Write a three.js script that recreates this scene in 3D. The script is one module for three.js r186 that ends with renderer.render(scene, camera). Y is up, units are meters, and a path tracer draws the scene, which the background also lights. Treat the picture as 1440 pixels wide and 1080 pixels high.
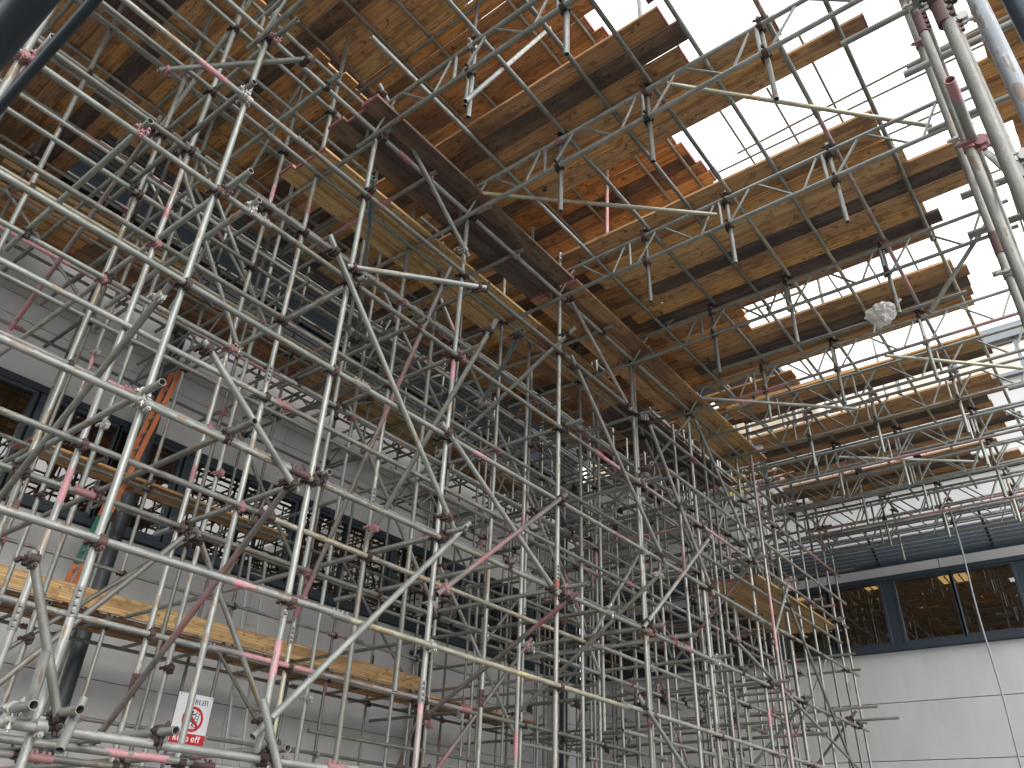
import * as THREE from 'three';
import { mergeGeometries, mergeVertices, toCreasedNormals } from 'three/addons/utils/BufferGeometryUtils.js';
import { RoundedBoxGeometry } from 'three/addons/geometries/RoundedBoxGeometry.js';
import { RectAreaLightUniformsLib } from 'three/addons/lights/RectAreaLightUniformsLib.js';

// ---------------------------------------------------------------- camera, sky, sun, exposure
const scene = new THREE.Scene();
const camera = new THREE.PerspectiveCamera(52.71, 4 / 3, 0.05, 400);
camera.position.set(0, 1.6, 0);
camera.rotation.order = 'YXZ';
camera.rotation.set(THREE.MathUtils.degToRad(31.8), THREE.MathUtils.degToRad(39.3), THREE.MathUtils.degToRad(2.55));
const renderer = new THREE.WebGLRenderer({ antialias: true });
renderer.setSize(1024, 768);
renderer.toneMapping = THREE.LinearToneMapping;
renderer.toneMappingExposure = 3.1;
renderer.shadowMap.enabled = true;
RectAreaLightUniformsLib.init();

function mulberry(a) { return () => { a |= 0; a = a + 0x6D2B79F5 | 0; let t = Math.imul(a ^ a >>> 15, 1 | a); t = t + Math.imul(t ^ t >>> 7, 61 | t) ^ t; return ((t ^ t >>> 14) >>> 0) / 4294967296; }; }
const rnd = mulberry(20240611);
const R = (a, b) => a + (b - a) * rnd();
const pick = (a) => a[Math.floor(rnd() * a.length)];
function hash2(x, y, s) { let h = Math.imul(x | 0, 374761393) + Math.imul(y | 0, 668265263) + Math.imul(s | 0, 1442695041); h = Math.imul(h ^ (h >>> 13), 1274126177); return ((h ^ (h >>> 16)) >>> 0) / 4294967296; }
function vnoise(x, y, s, px = 0, py = 0) {
  const xi = Math.floor(x), yi = Math.floor(y), fx = x - xi, fy = y - yi, u = fx * fx * (3 - 2 * fx), v = fy * fy * (3 - 2 * fy);
  const w = (a, p) => p ? ((a % p) + p) % p : a;
  const a = hash2(w(xi, px), w(yi, py), s), b = hash2(w(xi + 1, px), w(yi, py), s), c = hash2(w(xi, px), w(yi + 1, py), s), d = hash2(w(xi + 1, px), w(yi + 1, py), s);
  return a + (b - a) * u + (c - a) * v + (a - b - c + d) * u * v;
}
function fbm(x, y, s, o = 4, px = 0, py = 0) { let f = 0, a = 0.5, n = 0; for (let i = 0; i < o; i++) { f += a * vnoise(x, y, s + i * 17, px, py); n += a; a *= 0.5; x *= 2; y *= 2; px *= 2; py *= 2; } return f / n; }

// overcast sky: bright even cloud, a little brighter overhead
{
  const w = 512, h = 256, d = new Float32Array(w * h * 4);
  for (let j = 0; j < h; j++) for (let i = 0; i < w; i++) {
    const el = ((j + 0.5) / h - 0.5) * Math.PI, k = Math.max(0, Math.sin(el));
    const c = fbm(i / w * 16, j / h * 10, 5, 5, 16, 0);
    const L = el > -0.02 ? (0.72 + 0.28 * k) * (0.93 + 0.14 * c) : 0.22;
    const o = (j * w + i) * 4; d[o] = L * 0.985; d[o + 1] = L * 1.0; d[o + 2] = L * 1.03; d[o + 3] = 1;
  }
  const t = new THREE.DataTexture(d, w, h, THREE.RGBAFormat, THREE.FloatType);
  t.mapping = THREE.EquirectangularReflectionMapping; t.magFilter = THREE.LinearFilter; t.minFilter = THREE.LinearFilter; t.wrapS = THREE.RepeatWrapping; t.needsUpdate = true;
  scene.background = t; scene.environment = t;
}
const sun = new THREE.DirectionalLight(0xfffaf4, 0.8);
sun.name = 'sun';
sun.position.set(23, 14, 0); sun.target.position.set(-5, 3, -8);
sun.castShadow = true; sun.shadow.radius = 42; sun.shadow.mapSize.set(2048, 2048);
Object.assign(sun.shadow.camera, { left: -25, right: 25, top: 25, bottom: -25, near: 1, far: 80 });
scene.add(sun, sun.target);

// ---------------------------------------------------------------- textures
function dataTex(w, h, fn, srgb = true) {
  const d = new Uint8Array(w * h * 4);
  for (let j = 0; j < h; j++) for (let i = 0; i < w; i++) { const c = fn(i, j), o = (j * w + i) * 4; d[o] = Math.max(0, Math.min(255, c[0])); d[o + 1] = Math.max(0, Math.min(255, c[1])); d[o + 2] = Math.max(0, Math.min(255, c[2])); d[o + 3] = 255; }
  const t = new THREE.DataTexture(d, w, h); t.wrapS = t.wrapT = THREE.RepeatWrapping; t.magFilter = THREE.LinearFilter; t.minFilter = THREE.LinearMipmapLinearFilter; t.generateMipmaps = true; t.anisotropy = 8;
  if (srgb) t.colorSpace = THREE.SRGBColorSpace; t.needsUpdate = true; return t;
}
// galvanised tube skin: u round the tube, v along 6 m; bands = [[from, to, [r,g,b]]] of worn sprayed paint
function tubeTex(seed, base, bands, mask = false) {
  return dataTex(64, 1024, (i, j) => {
    let paint = 0;
    const u = i / 64, v = j / 1024;
    const n = fbm(u * 4, v * 48, seed, 4, 4, 48), s = fbm(u * 8, v * 10, seed + 40, 3, 8, 10), sp = vnoise(u * 32, v * 480, seed + 90, 32, 480);
    const k = 0.72 + 0.36 * n + 0.16 * (s - 0.5);
    let c = [base[0] * k, base[1] * k, base[2] * k];
    if (n > 0.64 && s > 0.5) c = [c[0] * 0.86, c[1] * 0.76, c[2] * 0.68];            // rust bloom
    if (sp > 0.93) c = c.map((x) => x * 1.18 + 8);                                  // mortar / plaster splashes
    for (const [a, b, col] of bands) {
      const e = (fbm(u * 6, v * 90, seed + 7, 3, 6, 90) - 0.5) * 0.03;
      if (v > a + e && v < b + e && n + 0.4 * sp < 0.82) { paint = 1; const q = 0.84 + 0.3 * n; c = [col[0] * q, col[1] * q, col[2] * q]; }
    }
    if (mask) return [0, paint ? 190 : 140 + 50 * n, paint ? 0 : 118];      // roughness in green, metalness in blue
    return c;
  }, !mask);
}
const PINK = [188, 137, 142], ROSE = [142, 98, 101], TEAL = [84, 108, 112], YEL = [176, 166, 120], RED = [160, 78, 74];
const tubeMat = (seed, base, bands, rough = 0.46) => (() => { const k = tubeTex(seed, base, bands, true); return new THREE.MeshStandardMaterial({ map: tubeTex(seed, base, bands), metalnessMap: k, roughnessMap: k, metalness: 1, roughness: rough * 1.6 }); })();
const TM = {
  skyEnd: [tubeMat(71, [150, 156, 160], [[0.0, 0.22, [86, 106, 118]], [0.22, 0.36, ROSE], [0.5, 0.72, [86, 106, 118]], [0.72, 0.86, ROSE]])],
  plain: [tubeMat(11, [160, 164, 158], []), tubeMat(12, [148, 151, 144], []), tubeMat(13, [170, 173, 168], [], 0.5), tubeMat(14, [134, 134, 127], [], 0.5)],
  pinkEnd: [tubeMat(21, [158, 160, 154], [[0.0, 0.04, PINK], [0.52, 0.55, PINK]]), tubeMat(22, [150, 152, 146], [[0.37, 0.44, PINK]]), tubeMat(23, [162, 164, 159], [[0.12, 0.15, ROSE], [0.7, 0.74, PINK]])],
  pink: [tubeMat(31, [172, 162, 158], [[0.1, 0.24, PINK], [0.6, 0.74, PINK]])],
  rose: [tubeMat(33, [132, 126, 122], [[0.05, 0.24, ROSE], [0.5, 0.66, ROSE]])],
  cream: [tubeMat(41, [180, 177, 158], [[0.4, 0.43, YEL]])],
  teal: [tubeMat(51, [148, 154, 152], [[0.2, 0.4, TEAL]])],
  red: [tubeMat(61, [162, 160, 154], [[0.3, 0.38, RED], [0.7, 0.78, PINK]])],
};
const anyTube = () => { const q = rnd(); return q < 0.72 ? pick(TM.plain) : q < 0.93 ? pick(TM.pinkEnd) : q < 0.95 ? TM.cream[0] : q < 0.97 ? TM.red[0] : TM.pink[0]; };
const couplerMats = [
  new THREE.MeshStandardMaterial({ color: new THREE.Color(0.06, 0.045, 0.04), metalness: 0.5, roughness: 0.6 }),
  new THREE.MeshStandardMaterial({ color: new THREE.Color(0.1, 0.06, 0.055), metalness: 0.4, roughness: 0.65 }),
  new THREE.MeshStandardMaterial({ color: new THREE.Color(0.3, 0.15, 0.155), metalness: 0.15, roughness: 0.6 }),
  new THREE.MeshStandardMaterial({ color: new THREE.Color(0.42, 0.41, 0.38), metalness: 0.6, roughness: 0.45 }),
];
const sleeveMat = new THREE.MeshStandardMaterial({ color: new THREE.Color(0.24, 0.235, 0.22), metalness: 0.6, roughness: 0.5 });
const anyCoupler = () => { const q = rnd(); return q < 0.45 ? couplerMats[0] : q < 0.7 ? couplerMats[1] : q < 0.86 ? couplerMats[2] : couplerMats[3]; };
// sawn scaffold board: u along 3.9 m, v across
function woodTex(seed, base, dark, dirt) {
  const kn = []; const r = mulberry(seed * 77 + 5);
  for (let k = 0; k < 7; k++) kn.push([r(), 0.12 + r() * 0.76, 0.004 + r() * 0.011]);
  return dataTex(1024, 128, (i, j) => {
    const u = i / 1024, v = j / 128;
    let wv = v; let knot = 0;
    for (const [ku, kv, kr] of kn) { let du = Math.abs(u - ku); du = Math.min(du, 1 - du) * 1.0; const dv = (v - kv) * 0.058 * 1; const d = Math.hypot(du, dv) / kr; if (d < 4) { wv += (v - kv) * 0.35 * Math.exp(-d * d * 0.35); if (d < 0.55) knot = Math.max(knot, 1 - d / 0.55); } }
    const g = fbm(u * 6, wv * 26, seed, 4, 6, 0), f = vnoise(u * 60, wv * 90, seed + 3, 60, 0), st = fbm(u * 5, v * 1.6, seed + 9, 4, 5, 0), sp = fbm(u * 40, v * 5, seed + 21, 3, 40, 0);
    let k = 0.62 + 0.5 * g + 0.14 * (f - 0.5);
    let c = base.map((x) => x * k);
    const dd = Math.max(0, Math.min(1, (st - (0.62 - dirt * 0.3)) * 5)); c = c.map((x, q) => x * (1 - dd * 0.6) + dark[q] * dd * 0.6);
    if (sp > 0.66) c = c.map((x, q) => x * 0.55 + dark[q] * 0.4);
    if (knot > 0) c = c.map((x, q) => x * (1 - knot * 0.75) + [52, 30, 18][q] * knot * 0.75);
    return c;
  });
}
const woodMat = (seed, base, dark, dirt) => { const t = woodTex(seed, base, dark, dirt); return new THREE.MeshStandardMaterial({ map: t, bumpMap: t, bumpScale: 0.002, roughness: 0.86 }); };
const WD = {
  dark: [woodMat(1, [136, 110, 90], [68, 58, 56], 0.8), woodMat(2, [116, 98, 90], [60, 54, 55], 0.9)],
  brown: [woodMat(3, [200, 152, 106], [110, 82, 64], 0.5), woodMat(4, [184, 142, 104], [102, 80, 64], 0.7), woodMat(5, [212, 166, 118], [120, 92, 72], 0.45)],
  orange: [woodMat(6, [228, 174, 112], [130, 92, 62], 0.3), woodMat(7, [218, 162, 102], [114, 80, 56], 0.4)],
  pale: [woodMat(8, [224, 186, 132], [152, 116, 78], 0.25), woodMat(9, [212, 172, 120], [134, 100, 68], 0.35)],
};
const wallTex = dataTex(512, 512, (i, j) => { const u = i / 512, v = j / 512; const a = fbm(u * 6, v * 3, 301, 4, 6, 3), b = fbm(u * 40, v * 4, 302, 3, 40, 4), c = vnoise(u * 256, v * 256, 303, 256, 256); const k = 0.95 + 0.07 * (a - 0.5) + 0.022 * (b - 0.5) + 0.02 * (c - 0.5); return [208 * k, 209 * k, 208 * k]; });
const concreteTex = dataTex(512, 512, (i, j) => { const u = i / 512, v = j / 512; const a = fbm(u * 8, v * 8, 311, 5, 8, 8), c = vnoise(u * 200, v * 200, 313, 200, 200); const k = 0.8 + 0.35 * (a - 0.5) + 0.12 * (c - 0.5); return [160 * k, 158 * k, 152 * k]; });
const M = {
  panel: new THREE.MeshStandardMaterial({ map: wallTex, roughness: 0.55 }),
  joint: new THREE.MeshStandardMaterial({ color: new THREE.Color(0.12, 0.12, 0.12), roughness: 0.9 }),
  frame: new THREE.MeshStandardMaterial({ color: new THREE.Color(0.035, 0.05, 0.065), roughness: 0.42, metalness: 0.2 }),
  darkClad: new THREE.MeshStandardMaterial({ color: new THREE.Color(0.075, 0.082, 0.085), roughness: 0.6, metalness: 0.1 }),
  louvre: new THREE.MeshStandardMaterial({ color: new THREE.Color(0.2, 0.22, 0.235), roughness: 0.4, metalness: 0.5 }),
  glass: new THREE.MeshPhysicalMaterial({ color: new THREE.Color(0.62, 0.56, 0.48), transmission: 1, thickness: 0, roughness: 0.01, ior: 2.2 }),
  room: new THREE.MeshStandardMaterial({ color: new THREE.Color(0.5, 0.46, 0.4), roughness: 0.9 }),
  column: new THREE.MeshStandardMaterial({ color: new THREE.Color(0.055, 0.068, 0.075), roughness: 0.45, metalness: 0.2 }),
  concrete: new THREE.MeshStandardMaterial({ map: concreteTex, roughness: 0.92 }),
  mortar: new THREE.MeshStandardMaterial({ color: new THREE.Color(0.3, 0.28, 0.25), roughness: 0.95 }),
  steel: new THREE.MeshStandardMaterial({ color: new THREE.Color(0.45, 0.45, 0.44), roughness: 0.45, metalness: 0.7 }),
  alu: new THREE.MeshStandardMaterial({ color: new THREE.Color(0.62, 0.62, 0.6), roughness: 0.38, metalness: 0.75 }),
  band: new THREE.MeshStandardMaterial({ color: new THREE.Color(0.26, 0.1, 0.1), roughness: 0.7 }),
  orange: new THREE.MeshStandardMaterial({ color: new THREE.Color(0.55, 0.17, 0.06), roughness: 0.6 }),
  green: new THREE.MeshStandardMaterial({ color: new THREE.Color(0.02, 0.16, 0.11), roughness: 0.6 }),
  navyTube: new THREE.MeshStandardMaterial({ color: new THREE.Color(0.03, 0.045, 0.06), roughness: 0.4, metalness: 0.5 }),
  lamp: new THREE.MeshStandardMaterial({ color: 0xffffff, emissive: new THREE.Color(1.0, 0.78, 0.36), emissiveIntensity: 0.42, roughness: 0.6 }),
};

// ---------------------------------------------------------------- object helpers
const used = {};
const numbered = (n) => { used[n] = (used[n] ?? -1) + 1; return used[n] ? `${n}_${String(used[n]).padStart(3, '0')}` : n; };
function prep(m) { m.castShadow = m.receiveShadow = true; return m; }
function thing(name, label, category, group, pos = [0, 0, 0]) {
  const g = new THREE.Group(); g.name = numbered(name); g.position.set(...pos); g.userData = { label, category }; if (group) g.userData.group = group; scene.add(g); return g;
}
function part(parent, name, geo, mat, pos) { const m = prep(new THREE.Mesh(geo, mat)); m.name = name; if (pos) m.position.set(...pos); parent.add(m); return m; }
function structure(name, geo, mat) { const m = prep(new THREE.Mesh(geo, mat)); m.name = name; m.userData.kind = 'structure'; scene.add(m); return m; }
function boxUV(w, h, d, sc = 1) {   // box with uv in metres
  const g = new THREE.BoxGeometry(w, h, d), p = g.attributes.position, n = g.attributes.normal, uv = g.attributes.uv, o = [R(0, 5), R(0, 5)];
  for (let i = 0; i < p.count; i++) { const ax = Math.abs(n.getX(i)), ay = Math.abs(n.getY(i)); uv.setXY(i, ((ax > 0.5 ? p.getZ(i) : p.getX(i)) + o[0]) * sc, ((ay > 0.5 ? p.getZ(i) : p.getY(i)) + o[1]) * sc); }
  return g;
}
const V = (x, y, z) => new THREE.Vector3(x, y, z);
// hollow tube between two points, geometry relative to a
const TR = 0.02415;
function tubeGeo(a, b, r = TR, seg = 12, wall = 0.004) {
  const d = b.clone().sub(a), L = d.length(); d.normalize();
  const up = Math.abs(d.y) > 0.9 ? V(1, 0, 0) : V(0, 1, 0), e1 = up.clone().cross(d).normalize(), e2 = d.clone().cross(e1);
  const pos = [], nor = [], uv = [], idx = [], off = rnd(), ri = r - wall, c0 = R(0, 1);
  const ring = (t, rad, nk, v, n0) => { for (let i = 0; i <= seg; i++) { const an = i / seg * Math.PI * 2, cx = Math.cos(an), sx = Math.sin(an); const q = e1.clone().multiplyScalar(cx).addScaledVector(e2, sx); pos.push(q.x * rad + d.x * t, q.y * rad + d.y * t, q.z * rad + d.z * t); if (n0) nor.push(n0.x, n0.y, n0.z); else nor.push(q.x * nk, q.y * nk, q.z * nk); uv.push(i / seg + c0, v); } };
  const quad = (s0, s1, flip) => { for (let i = 0; i < seg; i++) { const A = s0 + i, B = s0 + i + 1, C = s1 + i, D = s1 + i + 1; if (flip) idx.push(A, C, B, B, C, D); else idx.push(A, B, C, B, D, C); } };
  const st = seg + 1, v0 = off, v1 = off + L / 6, nd = d.clone().negate();
  ring(0, r, 1, v0); ring(L, r, 1, v1); quad(0, st, false);
  const dp = Math.min(0.16, L * 0.45);
  ring(0, r, 1, v0, nd); ring(0, ri, 1, v0, nd); quad(2 * st, 3 * st, true);
  ring(L, r, 1, v1, d); ring(L, ri, 1, v1, d); quad(4 * st, 5 * st, false);
  ring(0, ri, -1, v0); ring(dp, ri, -1, v0 + 0.02); quad(6 * st, 7 * st, true);
  ring(L, ri, -1, v1); ring(L - dp, ri, -1, v1 - 0.02); quad(8 * st, 9 * st, false);
  const g = new THREE.BufferGeometry(); g.setAttribute('position', new THREE.Float32BufferAttribute(pos, 3)); g.setAttribute('normal', new THREE.Float32BufferAttribute(nor, 3)); g.setAttribute('uv', new THREE.Float32BufferAttribute(uv, 2)); g.setIndex(idx); return g;
}
function tube(parent, name, a, b, mat, r = TR, seg = 12) {
  const A = V(...a), B = V(...b); const m = part(parent, name, tubeGeo(A, B, r, seg), mat ?? anyTube()); m.position.copy(A); return m;
}
// swivel / right-angle coupler: a band round tube along 'ax', another round a tube offset along off (length 0.055) with axis 'bx'
function cylAxis(r, l, ax, seg = 10, open = false) { const g = new THREE.CylinderGeometry(r, r, l, seg, 1, open); if (ax === 'x') g.rotateZ(Math.PI / 2); if (ax === 'z') g.rotateX(Math.PI / 2); return g; }
function strip(g) { for (const k of Object.keys(g.attributes)) if (!['position', 'normal', 'uv'].includes(k)) g.deleteAttribute(k); return g.index ? g : g; }
function couplerGeo(ax, off, bx) {
  const o = V(...off), out = [];
  out.push(cylAxis(0.0325, 0.05, ax, 10));
  const g2 = cylAxis(0.0325, 0.05, bx, 10); g2.translate(o.x, o.y, o.z); out.push(g2);
  const perpA = new THREE.Vector3().crossVectors(o.clone().normalize(), axv(ax)), perpB = new THREE.Vector3().crossVectors(o.clone().normalize(), axv(bx));
  const oAx = Math.abs(off[0]) > 0 ? 'x' : Math.abs(off[1]) > 0 ? 'y' : 'z';
  for (const [c, p] of [[V(0, 0, 0), perpA], [o, perpB]]) {
    const q = c.clone().addScaledVector(p, 0.042); const s = o.clone().normalize().multiplyScalar(c.lengthSq() ? 0.012 : -0.012);
    const bolt = cylAxis(0.008, 0.09, oAx, 6); bolt.translate(q.x + s.x, q.y + s.y, q.z + s.z); out.push(bolt);
    const nut = cylAxis(0.016, 0.018, oAx, 6); const e = o.clone().normalize().multiplyScalar(c.lengthSq() ? 0.036 : -0.036); nut.translate(q.x + e.x, q.y + e.y, q.z + e.z); out.push(nut);
    const flap = new THREE.BoxGeometry(0.022, 0.022, 0.022); flap.scale(1 + Math.abs(p.x) * 0.8, 1 + Math.abs(p.y) * 0.8, 1 + Math.abs(p.z) * 0.8); flap.translate(c.x + p.x * 0.034, c.y + p.y * 0.034, c.z + p.z * 0.034); out.push(flap);
    const hinge = cylAxis(0.011, 0.03, p === perpA ? ax : bx, 6); hinge.translate(c.x - p.x * 0.036, c.y - p.y * 0.036, c.z - p.z * 0.036); out.push(hinge);
  }
  const body = new THREE.BoxGeometry(0.036, 0.036, 0.036); body.translate(o.x / 2, o.y / 2, o.z / 2); out.push(body);
  return mergeGeometries(out.map((g) => g.toNonIndexed ? g.toNonIndexed() : g));
}
function axv(a) { return a === 'x' ? V(1, 0, 0) : a === 'y' ? V(0, 1, 0) : V(0, 0, 1); }
const OFF = 0.055;
const CG = {
  yxz: couplerGeo('y', [OFF, 0, 0], 'z'),    // standard -> ledger (offset +x)
  ynz: couplerGeo('y', [-OFF, 0, 0], 'z'),
  yzx: couplerGeo('y', [0, 0, OFF], 'x'),    // standard -> transom (offset +z)
  zyx: couplerGeo('z', [0, OFF, 0], 'x'),    // ledger -> transom lying on it
};
function coupler(parentTube, kind, p) { const g = part(parentTube, 'coupler', CG[kind], anyCoupler()); g.position.set(p[0], p[1], p[2]).sub(parentTube.position); return g; }
// in-line sleeve coupler over a joint
const sleeveCache = {};
function sleeve(parentTube, ax, p, mat) {
  if (!sleeveCache[ax]) {
    const l = 0.17, g = [cylAxis(0.0295, l, ax, 10)], a = axv(ax), s = ax === 'y' ? V(1, 0, 0.4).normalize() : V(0, 1, 0.2).normalize();
    for (const t of [-0.06, -0.02, 0.025, 0.062]) { const b = new THREE.BoxGeometry(0.018, 0.018, 0.018); b.translate(a.x * t + s.x * 0.036, a.y * t + s.y * 0.036, a.z * t + s.z * 0.036); g.push(b); }
    sleeveCache[ax] = mergeGeometries(g.map((q) => q.toNonIndexed()));
  }
  const m = part(parentTube, 'sleeve_coupler', sleeveCache[ax], mat ?? pick([sleeveMat, sleeveMat, sleeveMat, couplerMats[2], couplerMats[1]])); m.position.set(...p).sub(parentTube.position); return m;
}
// scaffold boards: a few geometries (uv offsets) per direction, 3.9 x 0.225 x 0.038
const boardCache = {};
function boardGeo(L, dir, v) {
  const key = `${L.toFixed(2)}${dir}${v}`; if (boardCache[key]) return boardCache[key];
  const g = new RoundedBoxGeometry(L, 0.038, 0.225, 1, 0.004), p = g.attributes.position, n = g.attributes.normal, uv = g.attributes.uv;
  for (let i = 0; i < p.count; i++) { const side = Math.abs(n.getZ(i)) > 0.7, end = Math.abs(n.getX(i)) > 0.7; uv.setXY(i, end ? 0.3 + p.getY(i) : p.getX(i) / 3.9 + v * 0.37, side ? 0.5 + p.getY(i) / 0.225 : p.getZ(i) / 0.225 + 0.5); }
  if (dir === 'z') g.rotateY(Math.PI / 2);
  return boardCache[key] = g;
}
const bandX = (() => { const g = new THREE.BoxGeometry(0.018, 0.0405, 0.2275); return g; })();
const bandZ = bandX.clone().rotateY(Math.PI / 2);
function board(parent, name, L, dir, c, mat, bands = false) {
  L = Math.round(L * 20) / 20;
  const m = part(parent, name, boardGeo(L, dir, Math.floor(rnd() * 5)), mat); m.position.set(...c);
  m.rotation.set(dir === 'x' ? R(-0.012, 0.012) : R(-0.004, 0.004), R(-0.004, 0.004), dir === 'x' ? R(-0.004, 0.004) : R(-0.012, 0.012));
  if (bands) for (const s of [-1, 1]) { const b = part(m, 'end_band', dir === 'x' ? bandX : bandZ, M.band); const t = s * (L / 2 - 0.0085); b.position.set(dir === 'x' ? t : 0, 0, dir === 'x' ? 0 : t); }
  return m;
}

// ---------------------------------------------------------------- the setting
{
  const g = new THREE.PlaneGeometry(240, 240, 1, 1); g.rotateX(-Math.PI / 2); const uv = g.attributes.uv; for (let i = 0; i < uv.count; i++) uv.setXY(i, uv.getX(i) * 60, uv.getY(i) * 60);
  structure('ground', g, M.concrete);
}
const XW = -11.8, ZW = -17.7;    // faces of the two walls
const SILL = 5.74, HEAD = 7.08, HEADL = 7.3;

// left building (wall in the plane x = XW, running along z)
const bl = thing('clad_building', 'grey panel clad building with round dark columns behind the low timber walkway', 'building', null, [XW, 0, 0]);
{
  const loc = (x, y, z) => [x - XW, y, z];
  const panelRow = (y0, y1, z0, z1, lens) => { let z = z0; let k = 0; while (z > z1 + 0.05) { const L = Math.min(lens[k++ % lens.length], z - z1); part(bl, 'wall_panel', boxUV(0.08, y1 - y0 - 0.012, L - 0.006, 0.35), M.panel, loc(XW - 0.04, (y0 + y1) / 2, z - L / 2)); z -= L; } };
  const rows = [2.2, 2.6, 3.6, 4.63, SILL - 0.12]; for (let i = 0; i < rows.length - 1; i++) panelRow(rows[i], rows[i + 1], 4, ZW, [6.2, 5.4, 5.7]);
  const up = [HEADL + 0.12, 7.95, 8.3, 8.65, 9.0, 9.4, 9.8]; for (let i = 0; i < up.length - 1; i++) panelRow(up[i], up[i + 1], 4, ZW, [5.2, 6.4]);
  part(bl, 'backing_wall', boxUV(0.1, 3.5, 22), M.joint, loc(XW - 0.14, 3.95 - 0.15, -6.9));
  part(bl, 'backing_wall', boxUV(0.1, 2.3, 22), M.joint, loc(XW - 0.14, 8.7, -6.9));
  // brick plinth with real bricks where it shows
  part(bl, 'mortar_bed', boxUV(0.1, 2.2, 21.7), M.mortar, loc(XW - 0.02, 1.09, -6.85));
  const bm = [[0.26, 0.1, 0.065], [0.22, 0.085, 0.06], [0.3, 0.13, 0.085], [0.18, 0.08, 0.065]].map((c) => new THREE.MeshStandardMaterial({ color: new THREE.Color(...c), roughness: 0.9 }));
  const bg = new RoundedBoxGeometry(0.03, 0.065, 0.215, 1, 0.004);
  for (let j = 0; j < 7; j++) for (let i = 0; i < 34; i++) { const z = -1.2 - i * 0.225 - (j % 2) * 0.112; part(bl, 'brick', bg, pick(bm), loc(XW + 0.036 + R(0, 0.004), 2.16 - j * 0.075, z)); }
  // ribbon window: pairs of panes
  const z0 = -1.0, per = 2.42;
  for (let k = -1; k < 7; k++) for (const h of [0, 1]) {
    const zc = z0 - k * per - (h ? 1.72 : 0.62), w = 1.06; if (zc - w / 2 < ZW + 0.1) continue;
    const wn = new THREE.Group(); wn.name = 'window'; wn.position.set(...loc(XW, (SILL + HEADL) / 2, zc)); bl.add(wn);
    const H = HEADL - SILL;
    for (const s of [-1, 1]) { part(wn, 'frame', new RoundedBoxGeometry(0.12, H, 0.06, 1, 0.006), M.frame, [0, 0, s * (w / 2 + 0.028)]); part(wn, 'frame', new RoundedBoxGeometry(0.12, 0.06, w, 1, 0.006), M.frame, [0, s * (H / 2 - 0.028), 0]); }
    part(wn, 'pane', new THREE.BoxGeometry(0.006, H - 0.1, w), M.glass, [-0.02, 0, 0]);
  }
  for (let k = -1; k < 8; k++) { const z = z0 - k * per; if (z < ZW) continue; part(bl, 'mullion', new RoundedBoxGeometry(0.1, HEADL - SILL, 0.14, 1, 0.006), M.frame, loc(XW, (SILL + HEADL) / 2, z - 0.0)); if (z - 1.17 > ZW) part(bl, 'mullion', new RoundedBoxGeometry(0.1, HEADL - SILL, 0.06, 1, 0.006), M.frame, loc(XW, (SILL + HEADL) / 2, z - 1.21 + 0.04)); }
  part(bl, 'infill_panel', boxUV(0.1, HEADL - SILL, 1.05), M.frame, loc(XW - 0.01, (SILL + HEADL) / 2, -17.18));
  part(bl, 'window_sill', new RoundedBoxGeometry(0.16, 0.11, 21.7, 1, 0.01), M.frame, loc(XW + 0.0, SILL - 0.057, -6.85));
  part(bl, 'window_head', new RoundedBoxGeometry(0.16, 0.11, 21.7, 1, 0.01), M.frame, loc(XW - 0.0, HEADL + 0.057, -6.85));
  // the room behind
  for (const [w, h, d, x, y, z] of [[4, 0.1, 21.6, XW - 2.3, SILL - 0.4, -6.9], [4, 0.1, 21.6, XW - 2.3, HEADL + 0.6, -6.9], [0.1, 2.9, 21.6, XW - 4.3, 6.4, -6.9], [4, 2.9, 0.1, XW - 2.3, 6.4, 3.9]]) part(bl, 'room_lining', boxUV(w, h, d), M.room, loc(x, y, z));
  // dark ribbed upper storey, a navy ribbon and the eaves over it
  for (let k = 0; k < 26; k++) part(bl, 'cladding_rib', new THREE.BoxGeometry(0.07, 0.1, 21.6), M.darkClad, loc(XW + 0.02, 9.87 + k * 0.125, -6.9));
  part(bl, 'upper_wall', boxUV(0.12, 3.6, 21.6), M.darkClad, loc(XW - 0.09, 11.5, -6.9));
  part(bl, 'ribbon_band', new RoundedBoxGeometry(0.2, 0.42, 21.5, 1, 0.01), M.frame, loc(XW + 0.1, 11.15, -6.9));
  part(bl, 'eaves', boxUV(6.8, 0.16, 21.6), M.darkClad, loc(XW + 3.2, 12.75, -6.9));
  part(bl, 'room_lining', boxUV(4, 2.9, 0.1), M.room, loc(XW - 2.3, 6.4, -17.6));
  // round columns and downpipes standing just off the wall
  for (const [z, r] of [[-4.86, 0.12], [-11.55, 0.12], [-16.4, 0.1]]) {
    const c = part(bl, 'column', new THREE.CylinderGeometry(r, r, 9.7, 20), M.column, loc(XW + 0.42, 4.85, z));
    for (const y of [1.2, 5.2, 8.6]) part(c, 'bracket', new RoundedBoxGeometry(0.4, 0.08, 0.1, 1, 0.01), M.column, [-0.24, y - 4.85, 0]);
  }
}
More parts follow.
